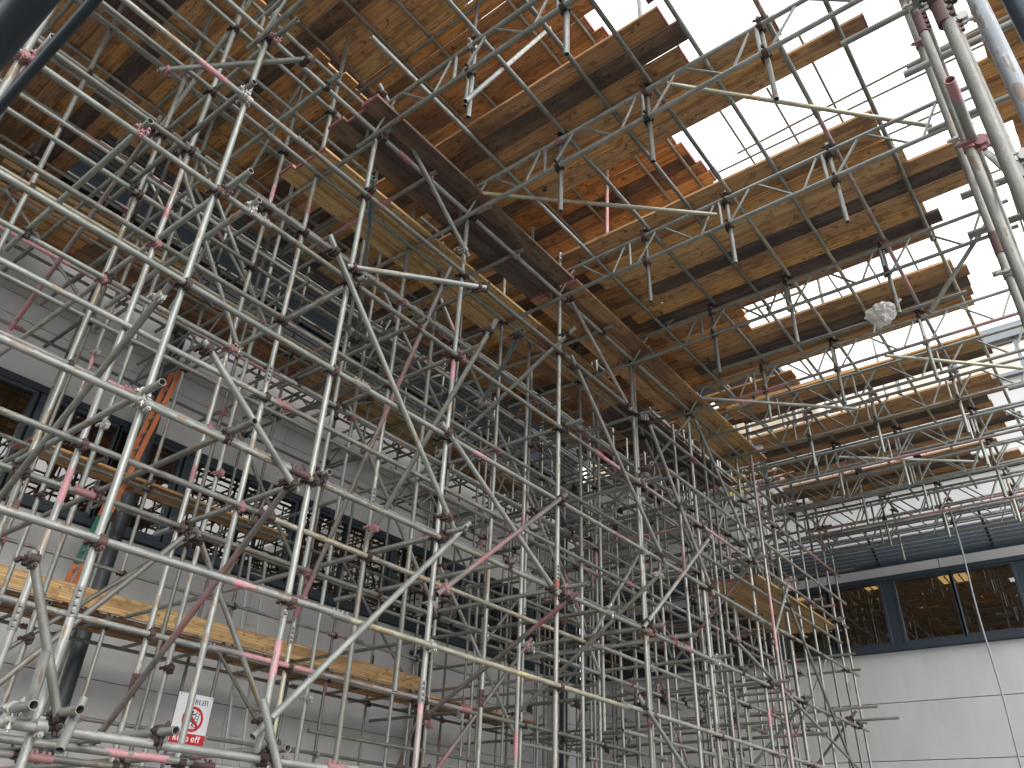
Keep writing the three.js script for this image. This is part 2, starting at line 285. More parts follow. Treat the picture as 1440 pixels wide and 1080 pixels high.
// back building (wall in the plane z = ZW, running along x)
const bb = thing('office_building', 'pale panelled office building with a navy louvre shelf above lit windows', 'building', null, [0, 0, ZW]);
{
  const loc = (x, y, z) => [x, y, z - ZW];
  const row = (y0, y1, x0, x1, lens) => { let x = x0, k = 0; while (x < x1 - 0.05) { const L = Math.min(lens[k++ % lens.length], x1 - x); part(bb, 'wall_panel', boxUV(L - 0.014, y1 - y0 - 0.014, 0.08, 0.35), M.panel, loc(x + L / 2, (y0 + y1) / 2, ZW - 0.04)); x += L; } };
  const X0 = XW, X1 = 6;
  const rows = [0, 0.5, 1.55, 2.58, 3.6, 4.65, SILL - 0.12]; for (let i = 0; i < rows.length - 1; i++) row(rows[i], rows[i + 1], X0, X1, [5.2, 14]);
  row(7.12, 7.38, X0, X1, [9, 9]);
  const up = [7.98, 8.5, 9.02]; for (let i = 0; i < up.length - 1; i++) row(up[i], up[i + 1], X0, X1, [6.2, 7.1]);
  const top = [9.4, 10.4, 11.05]; for (let i = 0; i < top.length - 1; i++) row(top[i], top[i + 1], X0, X1, [6.2, 7.1]);
  part(bb, 'backing_wall', boxUV(18, 5.7, 0.1), M.joint, loc(-2.9, 2.8, ZW - 0.14));
  part(bb, 'backing_wall', boxUV(18, 3.9, 0.1), M.joint, loc(-2.9, 9.1, ZW - 0.14));
  part(bb, 'gutter', new THREE.CylinderGeometry(0.17, 0.17, 17.6, 16).rotateZ(Math.PI / 2), M.panel, loc(-2.9, 9.2, ZW + 0.02));
  // clerestory of the upper storey
  for (let k = 0; k < 14; k++) { const wn = new THREE.Group(); wn.name = 'window'; wn.position.set(...loc(-10.8 + k * 1.25, 11.5, ZW)); bb.add(wn); part(wn, 'pane', new THREE.BoxGeometry(1.14, 0.8, 0.006), M.glass, [0, 0, -0.03]); part(wn, 'frame', new RoundedBoxGeometry(0.09, 0.88, 0.1, 1, 0.006), M.louvre, [0.62, 0, 0]); }
  part(bb, 'parapet', boxUV(17.6, 0.35, 0.3), M.louvre, loc(-2.9, 12.1, ZW));
  part(bb, 'clerestory_sill', boxUV(17.6, 0.08, 0.24), M.louvre, loc(-2.9, 11.06, ZW));
  // louvre shelf
  for (let k = 0; k < 8; k++) { const f = part(bb, 'louvre_fin', new RoundedBoxGeometry(17.5, 0.022, 0.11, 1, 0.006), M.louvre, loc(-2.9, 7.5 + k * 0.058, ZW + 0.12 + k * 0.07)); f.rotation.x = 0.5; }
  part(bb, 'louvre_rail', new RoundedBoxGeometry(17.5, 0.1, 0.08, 1, 0.01), M.louvre, loc(-2.9, 7.99, ZW + 0.74));
  part(bb, 'louvre_back', boxUV(17.5, 0.6, 0.06), M.frame, loc(-2.9, 7.68, ZW - 0.03));
  for (let k = 0; k < 8; k++) { const b = part(bb, 'louvre_bracket', new RoundedBoxGeometry(0.05, 0.07, 0.95, 1, 0.008), M.frame, loc(-10.9 + k * 2.2 + 0.35, 7.72, ZW + 0.36)); b.rotation.x = -0.62; }
  // ribbon window
  const H = HEAD - SILL;
  for (let k = 0; k < 7; k++) for (const h of [0, 1]) {
    const xc = -11.3 + k * 2.5 + (h ? 1.72 : 0.6), w = 1.05;
    const wn = new THREE.Group(); wn.name = 'window'; wn.position.set(...loc(xc, (SILL + HEAD) / 2, ZW)); bb.add(wn);
    for (const s of [-1, 1]) { part(wn, 'frame', new RoundedBoxGeometry(0.06, H, 0.12, 1, 0.006), M.frame, [s * (w / 2 + 0.028), 0, 0]); part(wn, 'frame', new RoundedBoxGeometry(w, 0.06, 0.12, 1, 0.006), M.frame, [0, s * (H / 2 - 0.028), 0]); }
    part(wn, 'pane', new THREE.BoxGeometry(w, H - 0.1, 0.006), M.glass, [0, 0, -0.02]);
  }
  for (let k = 0; k < 8; k++) { const x = -11.3 + k * 2.5; part(bb, 'mullion', new RoundedBoxGeometry(0.22, H, 0.1, 1, 0.006), M.frame, loc(x - 0.09, (SILL + HEAD) / 2, ZW)); if (k < 7) part(bb, 'mullion', new RoundedBoxGeometry(0.05, H, 0.1, 1, 0.006), M.frame, loc(x + 1.16, (SILL + HEAD) / 2, ZW)); }
  part(bb, 'window_sill', new RoundedBoxGeometry(17.6, 0.12, 0.2, 1, 0.01), M.frame, loc(-2.9, SILL - 0.06, ZW));
  part(bb, 'window_head', new RoundedBoxGeometry(17.6, 0.1, 0.16, 1, 0.01), M.frame, loc(-2.9, HEAD + 0.03, ZW));
  for (const [w, h, d, x, y, z] of [[17.5, 0.1, 6, -2.9, SILL - 0.5, ZW - 3.2], [17.5, 0.1, 6, -2.9, HEAD + 0.55, ZW - 3.2], [17.5, 2.9, 0.1, -2.9, 6.4, ZW - 6.2], [0.1, 2.9, 6, 5.9, 6.4, ZW - 3.2], [0.1, 2.9, 6, -11.68, 6.4, ZW - 3.2]]) part(bb, 'room_lining', boxUV(w, h, d), M.room, loc(x, y, z));
}
// the other two sides of the yard
for (const [nm, label, x, z, w, d] of [['yard_building', 'low grey panelled building closing the open side of the yard', 13, -3, 0.4, 32], ['yard_building', 'low grey panelled building closing the yard opposite the office', 0, 13, 26, 0.4]]) {
  const t = thing(nm, label, 'building', null, [x, 0, z]);
  for (let k = 0; k < 5; k++) part(t, 'wall_panel', boxUV(w, 1.02, d, 0.35), M.panel, [0, 0.52 + k * 1.035, 0]);
  part(t, 'parapet', boxUV(w + 0.2, 0.25, d + 0.2), M.louvre, [0, 5.3, 0]);
  const n = 8; for (let k = 0; k < n; k++) { const o = (k - n / 2 + 0.5) * 2.8; part(t, 'window', w < 1 ? boxUV(0.1, 1.3, 2.2) : boxUV(2.2, 1.3, 0.1), M.frame, w < 1 ? [-0.2, 3.4, o] : [o, 3.4, -0.2]); }
}
// lit ceiling panels in the office
for (const [x, z] of [[-4.5, -19.4], [-2.9, -19.8], [-1.2, -19.2], [-6.6, -19.6], [-8.9, -19.4]]) {
  const t = thing('ceiling_light', 'lit yellowish recessed panel light seen through an office window', 'light', 'panel lights in the office ceiling', [x, HEAD + 0.46, z]);
  part(t, 'diffuser', new THREE.BoxGeometry(0.56, 0.02, 0.56), M.lamp);
  for (const k of [-1, 0, 1]) part(t, 'grille_bar', new THREE.BoxGeometry(0.03, 0.03, 0.6), M.room, [k * 0.15, -0.012, 0]);
  const l = new THREE.RectAreaLight(new THREE.Color(1, 0.82, 0.5), 1.2, 0.56, 0.56); l.position.set(0, -0.035, 0); l.rotation.x = -Math.PI / 2; t.add(l);
}

// ---------------------------------------------------------------- main birdcage scaffold
const ZS = [-0.42, -1.84, -3.18, -4.57, -6.36, -8.14, -9.85, -11.64, -13.0, -14.28, -15.7];
const ms = thing('birdcage_scaffold', 'tall three row scaffold of galvanised and pink painted tubes carrying the lattice beam ends', 'scaffold');
const rowsMain = [
  { x: -4.5, lv: [2.1, 3.06, 3.96, 4.93, 5.83, 6.87, 7.71], top: () => R(8.1, 8.5) },
  { x: -5.4, lv: [2.1, 3.96, 4.98, 5.8, 6.9, 7.71, 8.7], top: () => R(9.2, 10.1) },
  { x: -6.25, lv: [2.1, 3.06, 3.96, 4.93, 5.83, 6.87, 7.71, 8.65], top: () => R(9.6, 10.1) },
];
rowsMain.forEach((row, ri) => {
  const stds = ZS.map((z0) => {
    const z = z0 + (ri ? R(-0.05, 0.05) : 0), tx = R(-0.012, 0.012), tz = R(-0.012, 0.012), top = row.top();
    const joint = R(2.6, 5.4), c = [row.x, 0, z], at = (y) => [row.x + tx * (y - 4) * 0.3, y, z + tz * (y - 4) * 0.3];
    const s = tube(ms, 'standard', at(0), at(joint)), s2 = tube(ms, 'standard', at(joint + 0.004), at(top));
    sleeve(s, 'y', at(joint));
    return { z, at, s, s2, joint };
  });
  for (const y0 of row.lv) {
    const js = [R(-3.8, -2.2), R(-9.4, -7), R(-14, -12.5)], ends = [R(0.9, 2), ...js, -16.1 - R(0, 0.5)];
    const yy = (z) => y0;
    const pieces = [];
    for (let i = 0; i < ends.length - 1; i++) { const t = tube(ms, 'ledger', [row.x + OFF + R(-0.004, 0.004), y0 + R(-0.012, 0.012), ends[i] - 0.002], [row.x + OFF + R(-0.004, 0.004), y0 + R(-0.012, 0.012), ends[i + 1] + 0.002]); pieces.push(t); if (i) sleeve(t, 'z', [row.x + OFF, y0, ends[i]]); }
    for (const st of stds) if (ri !== 1 || rnd() < 0.75) { const p = st.at(y0); coupler(y0 < st.joint ? st.s : st.s2, 'yxz', [row.x, y0, p[2]]); }
  }
});
// a looser fourth line of tubes behind, and extra ledgers and uprights towards the far corner
for (const z0 of [-1.2, -2.5, -3.9, -5.4, -7.2, -9.0, -10.7, -12.3, -13.6, -15.0]) { const z = z0 + R(-0.1, 0.1), s = tube(ms, 'standard', [-7.05, 0, z], [-7.05 + R(-0.03, 0.03), R(9.3, 10.1), z]); for (const y of [3.0, 4.95, 6.9, 8.6]) coupler(s, 'yxz', [-7.05, y, z]); if (z0 < -4) tube(ms, 'standard', [-5.46 + R(-0.05, 0.05), R(0, 3.5), z + 0.3], [-5.46, R(8, 10), z + 0.3 + R(-0.03, 0.03)]); }
for (const y of [3.0, 4.95, 5.9, 6.9, 7.8, 8.6, 9.4]) { const j = R(-9, -6); if (y > 5.5) tube(ms, 'ledger', [-7.0, y, R(0.5, 1.5)], [-7.0, y + R(-0.02, 0.02), j]); tube(ms, 'ledger', [-7.0, y + R(-0.02, 0.02), j - 0.003], [-7.0, y, -16.3]); }
for (const z0 of [-0.9, -2.7, -4.4, -6.0, -7.9, -9.6, -11.3, -13.0, -14.6, -16.0]) { const z = z0 + R(-0.1, 0.1), s = tube(ms, 'standard', [-8.35, 0, z], [-8.35 + R(-0.03, 0.03), R(9.5, 10.1), z]); for (const y of [4.6, 6.35, 8.1]) coupler(s, 'yxz', [-8.35, y, z]); }
for (const y of [2.9, 4.6, 5.5, 6.35, 7.2, 8.1, 9.0, 9.7]) { const j = R(-9, -6); if (y > 7) tube(ms, 'ledger', [-8.3, y, R(0.5, 1.5)], [-8.3, y + R(-0.02, 0.02), j]); tube(ms, 'ledger', [-8.3, y + R(-0.02, 0.02), j - 0.003], [-8.3, y, -16.4]); }
for (const [a, b] of [[[-8.25, 2.9, -2.7], [-8.25, 4.7, -4.4]], [[-8.25, 6.4, -4.4], [-8.25, 4.6, -6.0]], [[-8.25, 6.3, -7.9], [-8.25, 8.2, -9.6]], [[-8.25, 4.5, -9.6], [-8.25, 6.4, -11.3]], [[-6.98, 6.9, -9], [-6.98, 4.9, -10.7]], [[-6.98, 4.9, -7.2], [-6.98, 3.0, -9]], [[-6.98, 8.6, -5.4], [-6.98, 6.9, -7.2]], [[-6.98, 8.6, -2.5], [-6.98, 6.9, -3.9]], [[-8.25, 9.6, -2.7], [-8.25, 8.1, -4.4]], [[-8.25, 8.1, -11.3], [-8.25, 6.3, -13]], [[-6.98, 6.9, -12.3], [-6.98, 5.0, -13.6]]]) tube(ms, 'brace', a, b);
for (const [x, ys] of [[-4.5, [5.38, 6.35, 7.3]], [-5.4, [3.06, 6.4, 8.2, 9.2]], [-6.25, [5.4, 6.4, 7.3, 9.3]]]) for (const y of ys) tube(ms, 'ledger', [x + OFF, y, R(-10.2, -8.6)], [x + OFF, y + R(-0.03, 0.03), R(-16.5, -15.4)]);
for (const [x, ys] of [[-5.4, [9.2]], [-6.25, [9.3]]]) for (const y of ys) tube(ms, 'ledger', [x + OFF, y, 1.2], [x + OFF, y, -6]);
for (const [x, z] of [[-4.62, -8.36], [-4.62, -9.6], [-4.36, -11.9], [-4.6, -13.3], [-4.62, -14.0], [-4.6, -15.4], [-6.3, -10.6], [-6.35, -12.5], [-6.3, -13.6], [-4.6, -16.6], [-4.7, -10.8]]) tube(ms, 'standard', [x, R(0, 1), z], [x + R(-0.04, 0.04), R(7.4, 9.4), z + R(-0.03, 0.03)]);
// transoms: across the rows, ends poking out towards the open yard
for (const [y, zs] of [[2.16, [-1.68, -1.9, -2.47, -3.24, -4.62, -6.4, -8.2, -9.9, -11.7]], [4.02, [-0.5, -1.79, -2.42, -3.24, -4.62, -5.5, -6.42, -7.27, -8.2, -8.76, -9.9, -10.7, -11.7, -12.4, -13.06, -14.34, -15.76]], [5.89, [-0.48, -1.2, -1.9, -2.12, -3.24, -4.0, -4.62, -6.42, -8.2, -9.1, -9.9, -11.7, -13.06, -14.34, -15.76]], [6.93, [-1.79, -4.88, -8.28]], [7.77, [-0.48, -1.9, -2.5, -3.24, -3.9, -4.62, -5.4, -6.42, -7.3, -8.2, -9.9, -11.7, -13.06, -14.34, -15.76]]]) {
  zs.forEach((z) => {
    const long = rnd() < 0.4, x0 = -4.5 + R(0.12, 0.36), x1 = long ? -10.0 - R(0, 0.3) : -6.45 - R(0, 0.5), dz = R(-0.02, 0.02);
    const t = tube(ms, 'transom', [x0, y + R(-0.01, 0.01), z], [x1, y + R(-0.015, 0.015), z + dz]);
    for (const x of [-4.5 + OFF, -6.25 + OFF]) coupler(t, 'zyx', [x, y - OFF, z]);
  });
}
// diagonal braces in the front face
for (const [a, b, m] of [
  [[-4.40, 2.20, -3.05], [-4.40, 4.18, -4.86], TM.plain[0]], [[-4.40, 4.55, -2.05], [-4.40, 3.80, -3.02], TM.pinkEnd[0]], [[-4.40, 6.10, -2.84], [-4.40, 4.05, -4.68], TM.plain[1]],
  [[-4.40, 8.30, -3.03], [-4.40, 7.08, -4.55], TM.pinkEnd[1]], [[-4.40, 3.95, -7.93], [-4.40, 5.74, -10.06], TM.plain[2]], [[-4.41, 3.2, -7.75], [-4.41, 1.6, -10.3], TM.plain[0]],
  [[-4.40, 4.43, -10.2], [-4.40, 3.0, -16.0], TM.plain[1]], [[-4.40, 3.45, -4.53], [-4.40, 5.02, -6.38], TM.rose[0]], [[-4.41, 5.62, -12.8], [-4.41, 2.6, -15.4], TM.plain[3]],
  [[-4.41, 5.0, -4.4], [-4.41, 3.9, -6.25], TM.pinkEnd[2]], [[-4.41, 2.9, -1.5], [-4.41, 2.1, -1.92], TM.plain[3]], [[-4.41, 6.9, -6.5], [-4.41, 4.9, -8.6], TM.plain[1]],
  [[-4.41, 6.95, -8.3], [-4.41, 4.85, -9.95], TM.red[0]], [[-4.41, 7.6, -9.9], [-4.41, 5.7, -11.8], TM.plain[0]], [[-4.41, 6.0, -13.2], [-4.41, 4.6, -11.9], TM.plain[0]], [[-4.41, 7.8, -6.4], [-4.41, 6.8, -7.9], TM.pink[0]],
  [[-6.2, 2.1, -1.9], [-6.2, 4.0, -3.3], TM.plain[3]], [[-6.2, 4.0, -3.3], [-6.2, 2.2, -4.7], TM.plain[1]], [[-6.2, 5.9, -4.7], [-6.2, 4.0, -6.4], TM.plain[3]], [[-6.2, 2.2, -6.4], [-6.2, 4.1, -8.2], TM.rose[0]], [[-6.2, 5.9, -8.2], [-6.2, 3.9, -9.9], TM.plain[2]], [[-6.2, 7.7, -2.0], [-6.2, 5.8, -3.3], TM.plain[3]],
  [[-6.2, 7.7, -6.4], [-6.2, 5.8, -8.3], TM.plain[0]], [[-6.2, 9.6, -4.7], [-6.2, 7.7, -6.4], TM.pinkEnd[0]], [[-6.2, 4.0, -11.7], [-6.2, 2.1, -13.1], TM.pink[0]], [[-6.2, 5.9, -13.1], [-6.2, 4.0, -14.4], TM.plain[1]], [[-5.36, 7.7, -9.9], [-5.36, 5.8, -11.8], TM.pinkEnd[1]], [[-5.36, 5.8, -9.9], [-5.36, 3.9, -8.2], TM.plain[0]], [[-5.36, 7.7, -13.2], [-5.36, 5.7, -11.7], TM.plain[2]],
  // raking braces across the rows
  [[-6.53, 2.22, -3.1], [-4.5, 4.06, -3.1], TM.rose[0]], [[-7.76, 6.95, -3.12], [-6.01, 10.1, -3.12], TM.plain[3]], [[-6.3, 3.6, -1.76], [-4.5, 4.9, -1.76], TM.plain[3]], [[-6.2, 2.85, -6.3], [-4.2, 3.9, -6.3], TM.rose[0]], [[-6.4, 3.1, -8.06], [-4.1, 4.66, -8.06], TM.plain[1]], [[-6.2, 3.5, -4.5], [-4.6, 7.0, -4.5], TM.rose[0]], [[-5.3, 4.1, -4.49], [-3.9, 6.0, -4.49], TM.plain[3]], [[-6.3, 5.95, -6.28], [-4.2, 7.1, -6.28], TM.plain[2]], [[-6.4, 5.9, -9.8], [-4.3, 7.7, -9.8], TM.plain[0]], [[-6.5, 3.9, -11.58], [-4.3, 5.9, -11.58], TM.rose[0]], [[-6.4, 2.2, -13.06], [-4.4, 4.0, -13.06], TM.plain[1]], [[-6.4, 6.0, -14.2], [-4.4, 7.6, -14.2], TM.plain[0]], [[-6.6, 2.0, -15.6], [-4.4, 4.2, -15.6], TM.rose[0]], [[-6.6, 7.8, -1.9], [-4.5, 10.0, -1.9], TM.plain[1]], [[-8.2, 5.9, -1.8], [-6.2, 7.9, -1.8], TM.rose[0]],
  // plan braces lying level
  [[-4.46, 5.98, -3.12], [-3.66, 5.98, -4.05], TM.plain[2]], [[-5.35, 7.5, -1.4], [-4.14, 7.5, -2.15], TM.plain[0]], [[-5.5, 6.4, -6.15], [-4.15, 6.4, -5.2], TM.teal[0]], [[-6.5, 6.95, -4.9], [-4.3, 6.95, -3.1], TM.teal[0]], [[-6.6, 6.0, -9.8], [-4.2, 6.0, -8.0], TM.plain[2]],
]) { const t = tube(ms, 'brace', a, b, m); const mid = [0.05, 0.95]; for (const k of mid) coupler(t, 'yxz', [a[0] + (b[0] - a[0]) * k - OFF, a[1] + (b[1] - a[1]) * k, a[2] + (b[2] - a[2]) * k]); }
// cluster of stub tubes clamped at the low left node
for (const [a, b] of [[[-4.34, 2.12, -1.72], [-4.22, 2.4, -1.66]], [[-4.38, 2.24, -1.98], [-4.2, 1.98, -1.86]], [[-4.3, 2.4, -3.0], [-4.26, 1.9, -3.25]]]) tube(ms, 'stub_tube', a, b, pick(TM.plain));

// ---------------------------------------------------------------- narrow scaffold by the left wall
const wsz = [-1.56, -3.02, -4.46, -6.1, -7.95, -9.75, -11.5, -13.25, -15.0, -16.6];
const ws = thing('wall_scaffold', 'slim two row tube scaffold close to the ribbon window wall holding the board walkways', 'scaffold');
for (const [x, lv, top] of [[-9.88, [1.75, 2.85, 3.88, 4.53, 5.68, 7.6, 8.76, 9.5, 10.4], 11.0], [-10.9, [1.75, 3.88, 5.68, 7.6, 8.76, 10.4], 10.9]]) {
  const stds = wsz.map((z) => { const zz = z + (x < -10 ? R(-0.25, 0.05) : 0); const j = R(3, 6); const a = tube(ws, 'standard', [x, 0, zz], [x + R(-0.02, 0.02), top + R(-0.4, 0.1), zz + R(-0.03, 0.03)]); sleeve(a, 'y', [x, j, zz]); return [zz, a]; });
  for (const y of lv) { const js = [1.5, R(-4, -2), R(-9, -7), -17.0]; for (let i = 0; i < 3; i++) { const t = tube(ws, 'ledger', [x + OFF, y + R(-0.01, 0.01), js[i]], [x + OFF, y + R(-0.01, 0.01), js[i + 1] + 0.003]); if (i) sleeve(t, 'z', [x + OFF, y, js[i]]); } for (const [z, s] of stds) if (x > -10 || rnd() < 0.3) coupler(s, 'yxz', [x, y, z]); }
}
for (const y of [3.94, 5.74, 8.82]) for (const z of wsz) for (const d of [0.06, 0.8]) if (!(y < 6 && y > 5 && (z > -2 || z < -7))) tube(ws, 'transom', [-9.88 + R(0.15, 0.4), y, z + d], [-11.1 - R(0, 0.25), y, z + d]);
for (const y of [7.66, 9.56, 10.46]) for (const z of wsz) tube(ws, 'transom', [-9.88 + R(0.1, 0.3), y, z + 0.06], [-11.05 - R(0, 0.25), y, z + 0.06]);
{ const q = [2.0, 3.9, 5.7, 7.6, 8.8, 10.4]; for (let i = 0; i < wsz.length - 1; i++) for (let j = 0; j < 5; j++) if ((i * 2 + j) % 3 === 0 && (j > 2 || i > 3 || j === 0)) { const f = (i + j) % 2; tube(ws, 'brace', [-9.82, q[j + f], wsz[i] + 0.1], [-9.82, q[j + 1 - f], wsz[i + 1] - 0.1]); } }
for (const [a, b] of [[[-10.9, 1.2, -1.9], [-9.6, 3.9, -1.9]], [[-10.9, 5.7, -11.6], [-9.6, 8.6, -11.6]], [[-10.9, 4.0, -6.2], [-9.7, 6.4, -6.2]], [[-10.9, 1.4, -9.9], [-9.7, 3.8, -9.9]], [[-10.9, 8.8, -8.0], [-9.7, 10.6, -8.0]]]) tube(ws, 'brace', a, b);

// ---------------------------------------------------------------- scaffold in the far corner along the office wall
const cs = thing('corner_scaffold', 'dense shadowed scaffold in the inner corner running along the office wall', 'scaffold');
for (const [z, lv] of [[-15.1, [2.1, 3.06, 4.1, 5.0, 5.9, 6.95, 7.75, 8.7]], [-16.4, [2.1, 4.1, 5.0, 6.95, 7.75, 8.7, 9.5]]]) {
  for (const x of [-11.0, -9.9, -7.2, -5.85]) { const s = tube(cs, 'standard', [x, 0, z], [x + R(-0.03, 0.03), R(9.5, 10.1), z]); for (const y of lv) if (rnd() < 0.7) coupler(s, 'yzx', [x, y, z]); }
  for (const y of lv) { tube(cs, 'ledger', [-11.3, y + R(-0.02, 0.02), z + OFF], [-7.2 + R(-0.6, 0.6), y + R(-0.02, 0.02), z + OFF]); tube(cs, 'ledger', [-7.6, y + 0.055, z + OFF], [-4.1 + R(-0.3, 0.25), y + 0.055, z + OFF]); }
}
for (const [a, b] of [[[-10.9, 2.1, -15], [-9.7, 5.0, -15]], [[-8.6, 7, -15], [-7.1, 5, -15]], [[-5.8, 5.9, -15], [-7.2, 7.8, -15]], [[-9.8, 7.8, -16.3], [-8.6, 5, -16.3]], [[-7.2, 4, -16.3], [-5.9, 7, -16.3]], [[-8.6, 4.1, -15], [-9.9, 2.1, -15]], [[-5.8, 3, -15], [-4.6, 5, -15]]]) tube(cs, 'brace', a, b);

for (const [z, ys] of [[-9.25, [3.5, 5.4, 6.4, 8.3]], [-10.4, [2.6, 4.5, 6.4, 7.3, 9.2]], [-11.95, [3.5, 5.5, 6.4, 7.4, 8.3, 9.2]], [-13.35, [2.6, 3.5, 5.5, 6.4, 7.4, 8.3, 9.2]], [-14.5, [3.5, 4.5, 5.5, 6.4, 7.3, 8.2]]]) for (const y of ys) { const x0 = R(-11.2, -8.8), t = tube(cs, 'cross_tube', [x0, y, z], [R(-6.2, -4.1), y + R(-0.03, 0.03), z + R(-0.03, 0.03)]); for (const x of [-8.3, -7.0, -6.2]) if (x > x0) coupler(t, 'zyx', [x, y - OFF, z]); }
for (const [x, z] of [[-9.2, -10.4], [-7.6, -11.95], [-9.6, -11.95], [-5.9, -13.35], [-7.6, -13.35], [-9.2, -13.35], [-10.6, -13.35], [-5.1, -11.95], [-6.7, -14.5], [-8.8, -14.5], [-5.2, -14.5]]) tube(cs, 'standard', [x, R(0, 2), z + OFF], [x + R(-0.04, 0.04), R(8.4, 10), z + OFF + R(-0.03, 0.03)]);

// ---------------------------------------------------------------- scaffold row beside the viewer, right hand side
const ss = thing('side_scaffold', 'single close row of upright tubes with a blue grey tube against the open sky', 'scaffold');
const XR = 0.13;
[[0.19, -1.3, M.navyTube], [0.19, -1.92, TM.skyEnd[0]], [0.13, -2.5, TM.plain[3]], [0.22, -3.62, TM.plain[3]], [0.07, -3.4, TM.plain[3]], [0.04, -4.57, TM.plain[3]], [0.12, -6.36, TM.pinkEnd[1]], [0.1, -8.14, TM.plain[3]], [0.12, -9.85, TM.plain[0]]].forEach(([x, z, m], i) => {
  const s = tube(ss, 'standard', [x, 0, z], [x + R(-0.02, 0.02), 9.2, z], m);
  for (const y of [4.7, 5.85, 6.9, 7.7]) coupler(s, 'yxz', [x, y, z]);
  if (i > 1) sleeve(s, 'y', [x, R(4.4, 6.2), z], couplerMats[1]);
});
for (const [y, z0, z1] of [[4.72, -2.95, -9.3], [5.85, -2.8, -10.2], [6.9, -3.4, -10.2], [7.62, -2.4, -10.2]]) tube(ss, 'ledger', [XR + OFF - 0.1, y, z0], [XR + OFF, y, z1]);
for (const [x0, x1, y, z] of [[-0.42, 0.9, 6.9, -4.22], [-0.09, 0.8, 6.9, -4.71], [-0.12, 0.9, 6.9, -5.44], [-0.07, 0.9, 6.9, -6.37], [-0.13, 1.1, 6.9, -6.95], [-0.08, 1.1, 7.66, -7.33], [-0.15, 1.1, 7.66, -8.0], [-0.1, 1.0, 5.85, -3.82], [-0.05, 1.0, 5.85, -6.2], [-0.28, 0.9, 5.85, -8.2]]) tube(ss, 'transom', [x0, y, z], [x1, y, z + R(-0.02, 0.02)], pick(TM.plain));
tube(ss, 'brace', [-0.75, 7.0, -8.2], [0.2, 8.0, -8.1], TM.plain[3]);
tube(ss, 'brace', [0.2, 4.3, -3.3], [0.2, 7.2, -6.2], TM.plain[1]);
// two cross tubes close overhead at the left
tube(ss, 'cross_tube', [0.2, 4.62, -0.36], [-4.2, 4.62, -0.36], M.navyTube);
tube(ss, 'cross_tube', [0.3, 2.52, -0.06], [-2.6, 2.52, -0.06], M.navyTube);

// ---------------------------------------------------------------- lattice beams
const ZB = [-1.84, ...ZS.slice(2), -16.6], ZL = [...ZB, -10.75, -12.35, -13.6, -15.0, -16.15];
for (const zb of ZL) {
  const low = [-12.35, -13.6, -15.0, -16.15].includes(zb), z = zb + 0.06, x0 = -4.62 - R(0, 0.1), x1 = 0.3 + R(-0.1, 0.25), yb = (low ? 7.3 : 7.66) + R(-0.02, 0.02), yt = yb + 0.375, sag = R(-0.02, 0.02);
  const b = thing('lattice_girder', 'long pale steel lattice beam with zigzag bracing under the board deck', 'girder', 'lattice beams carrying the board deck', [x0, yb, z]);
  const m = pick([TM.plain[0], TM.plain[2], TM.plain[1]]), t = (n, a, c, r, mm) => { const q = tube(b, n, a, c, mm ?? m, r, 10); q.position.sub(b.position); return q; };
  t('bottom_chord', [x0, yb, z], [x1, yb + sag, z], TR, zb < -9 && rnd() < 0.3 ? TM.pink[0] : m); t('top_chord', [x0, yt, z], [x1, yt + sag, z], TR);
  let x = x0 + 0.12; t('post', [x, yb, z], [x, yt, z], 0.017); let k = 0;
  while (x + 1.12 < x1) { t('diagonal', [x + 0.08, yb, z], [x + 0.36, yt, z], 0.014); t('diagonal', [x + 0.46, yt, z], [x + 0.82, yb, z], 0.014); t('diagonal', [x + 0.9, yb, z], [x + 1.1, yt, z], 0.014); x += 1.16; t('post', [x, yb, z], [x, yt, z], 0.019); }
}
// short lattice beams tying the rows to the wall
for (const [z, y] of [[-4.3, 7.75], [-6.3, 7.7], [-8.1, 7.75], [-9.9, 7.7], [-11.7, 7.7], [-13.4, 7.75], [-4.7, 9.35], [-7.9, 9.3], [-11.2, 9.3], [-14.2, 9.3]]) {
  const x0 = -11.2, x1 = -6.9, b = thing('lattice_girder', 'short dark lattice tie spanning from the tall scaffold to the wall scaffold', 'girder', 'short lattice ties towards the wall', [x0, y, z]);
  const m = pick(TM.plain), t = (n, a, c, r) => { const q = tube(b, n, a, c, m, r, 8); q.position.sub(b.position); };
  t('bottom_chord', [x0, y, z], [x1, y, z], TR); t('top_chord', [x0, y + 0.37, z], [x1, y + 0.37, z], TR);
  for (let x = x0 + 0.1; x + 0.9 < x1; x += 0.9) { t('diagonal', [x, y, z], [x + 0.4, y + 0.37, z], 0.014); t('diagonal', [x + 0.48, y + 0.37, z], [x + 0.86, y, z], 0.014); }
}

// ---------------------------------------------------------------- hanging grid that carries the decks
const dg = thing('deck_grid', 'grid of tubes hung on the lattice beams with short uprights dangling below them', 'scaffold');
for (const x of [-3.22, -2.19, -1.03]) {
  for (const zb of ZB) { if (zb === -1.84 && x > -3) continue; const z = zb + 0.06 - OFF, top = rnd() < 0.25 ? R(9.4, 10.1) : R(8.2, 8.3), s = tube(dg, 'hanging_standard', [x, 7.13 + R(-0.06, 0.05), z], [x + R(-0.01, 0.01), top, z]); coupler(s, 'yzx', [x, 7.66, z]); coupler(s, 'yzx', [x, 8.03, z]); coupler(s, 'yxz', [x, 8.16, z]); }
  const js = [-1.2, -6.0 + R(-0.6, 0.6), -11.4 + R(-0.6, 0.6), -16.9]; for (let i = 0; i < 3; i++) { const t = tube(dg, 'ledger', [x + OFF, 8.16, js[i]], [x + OFF, 8.16, js[i + 1] + 0.003]); if (i) sleeve(t, 'z', [x + OFF, 8.16, js[i]]); }
}
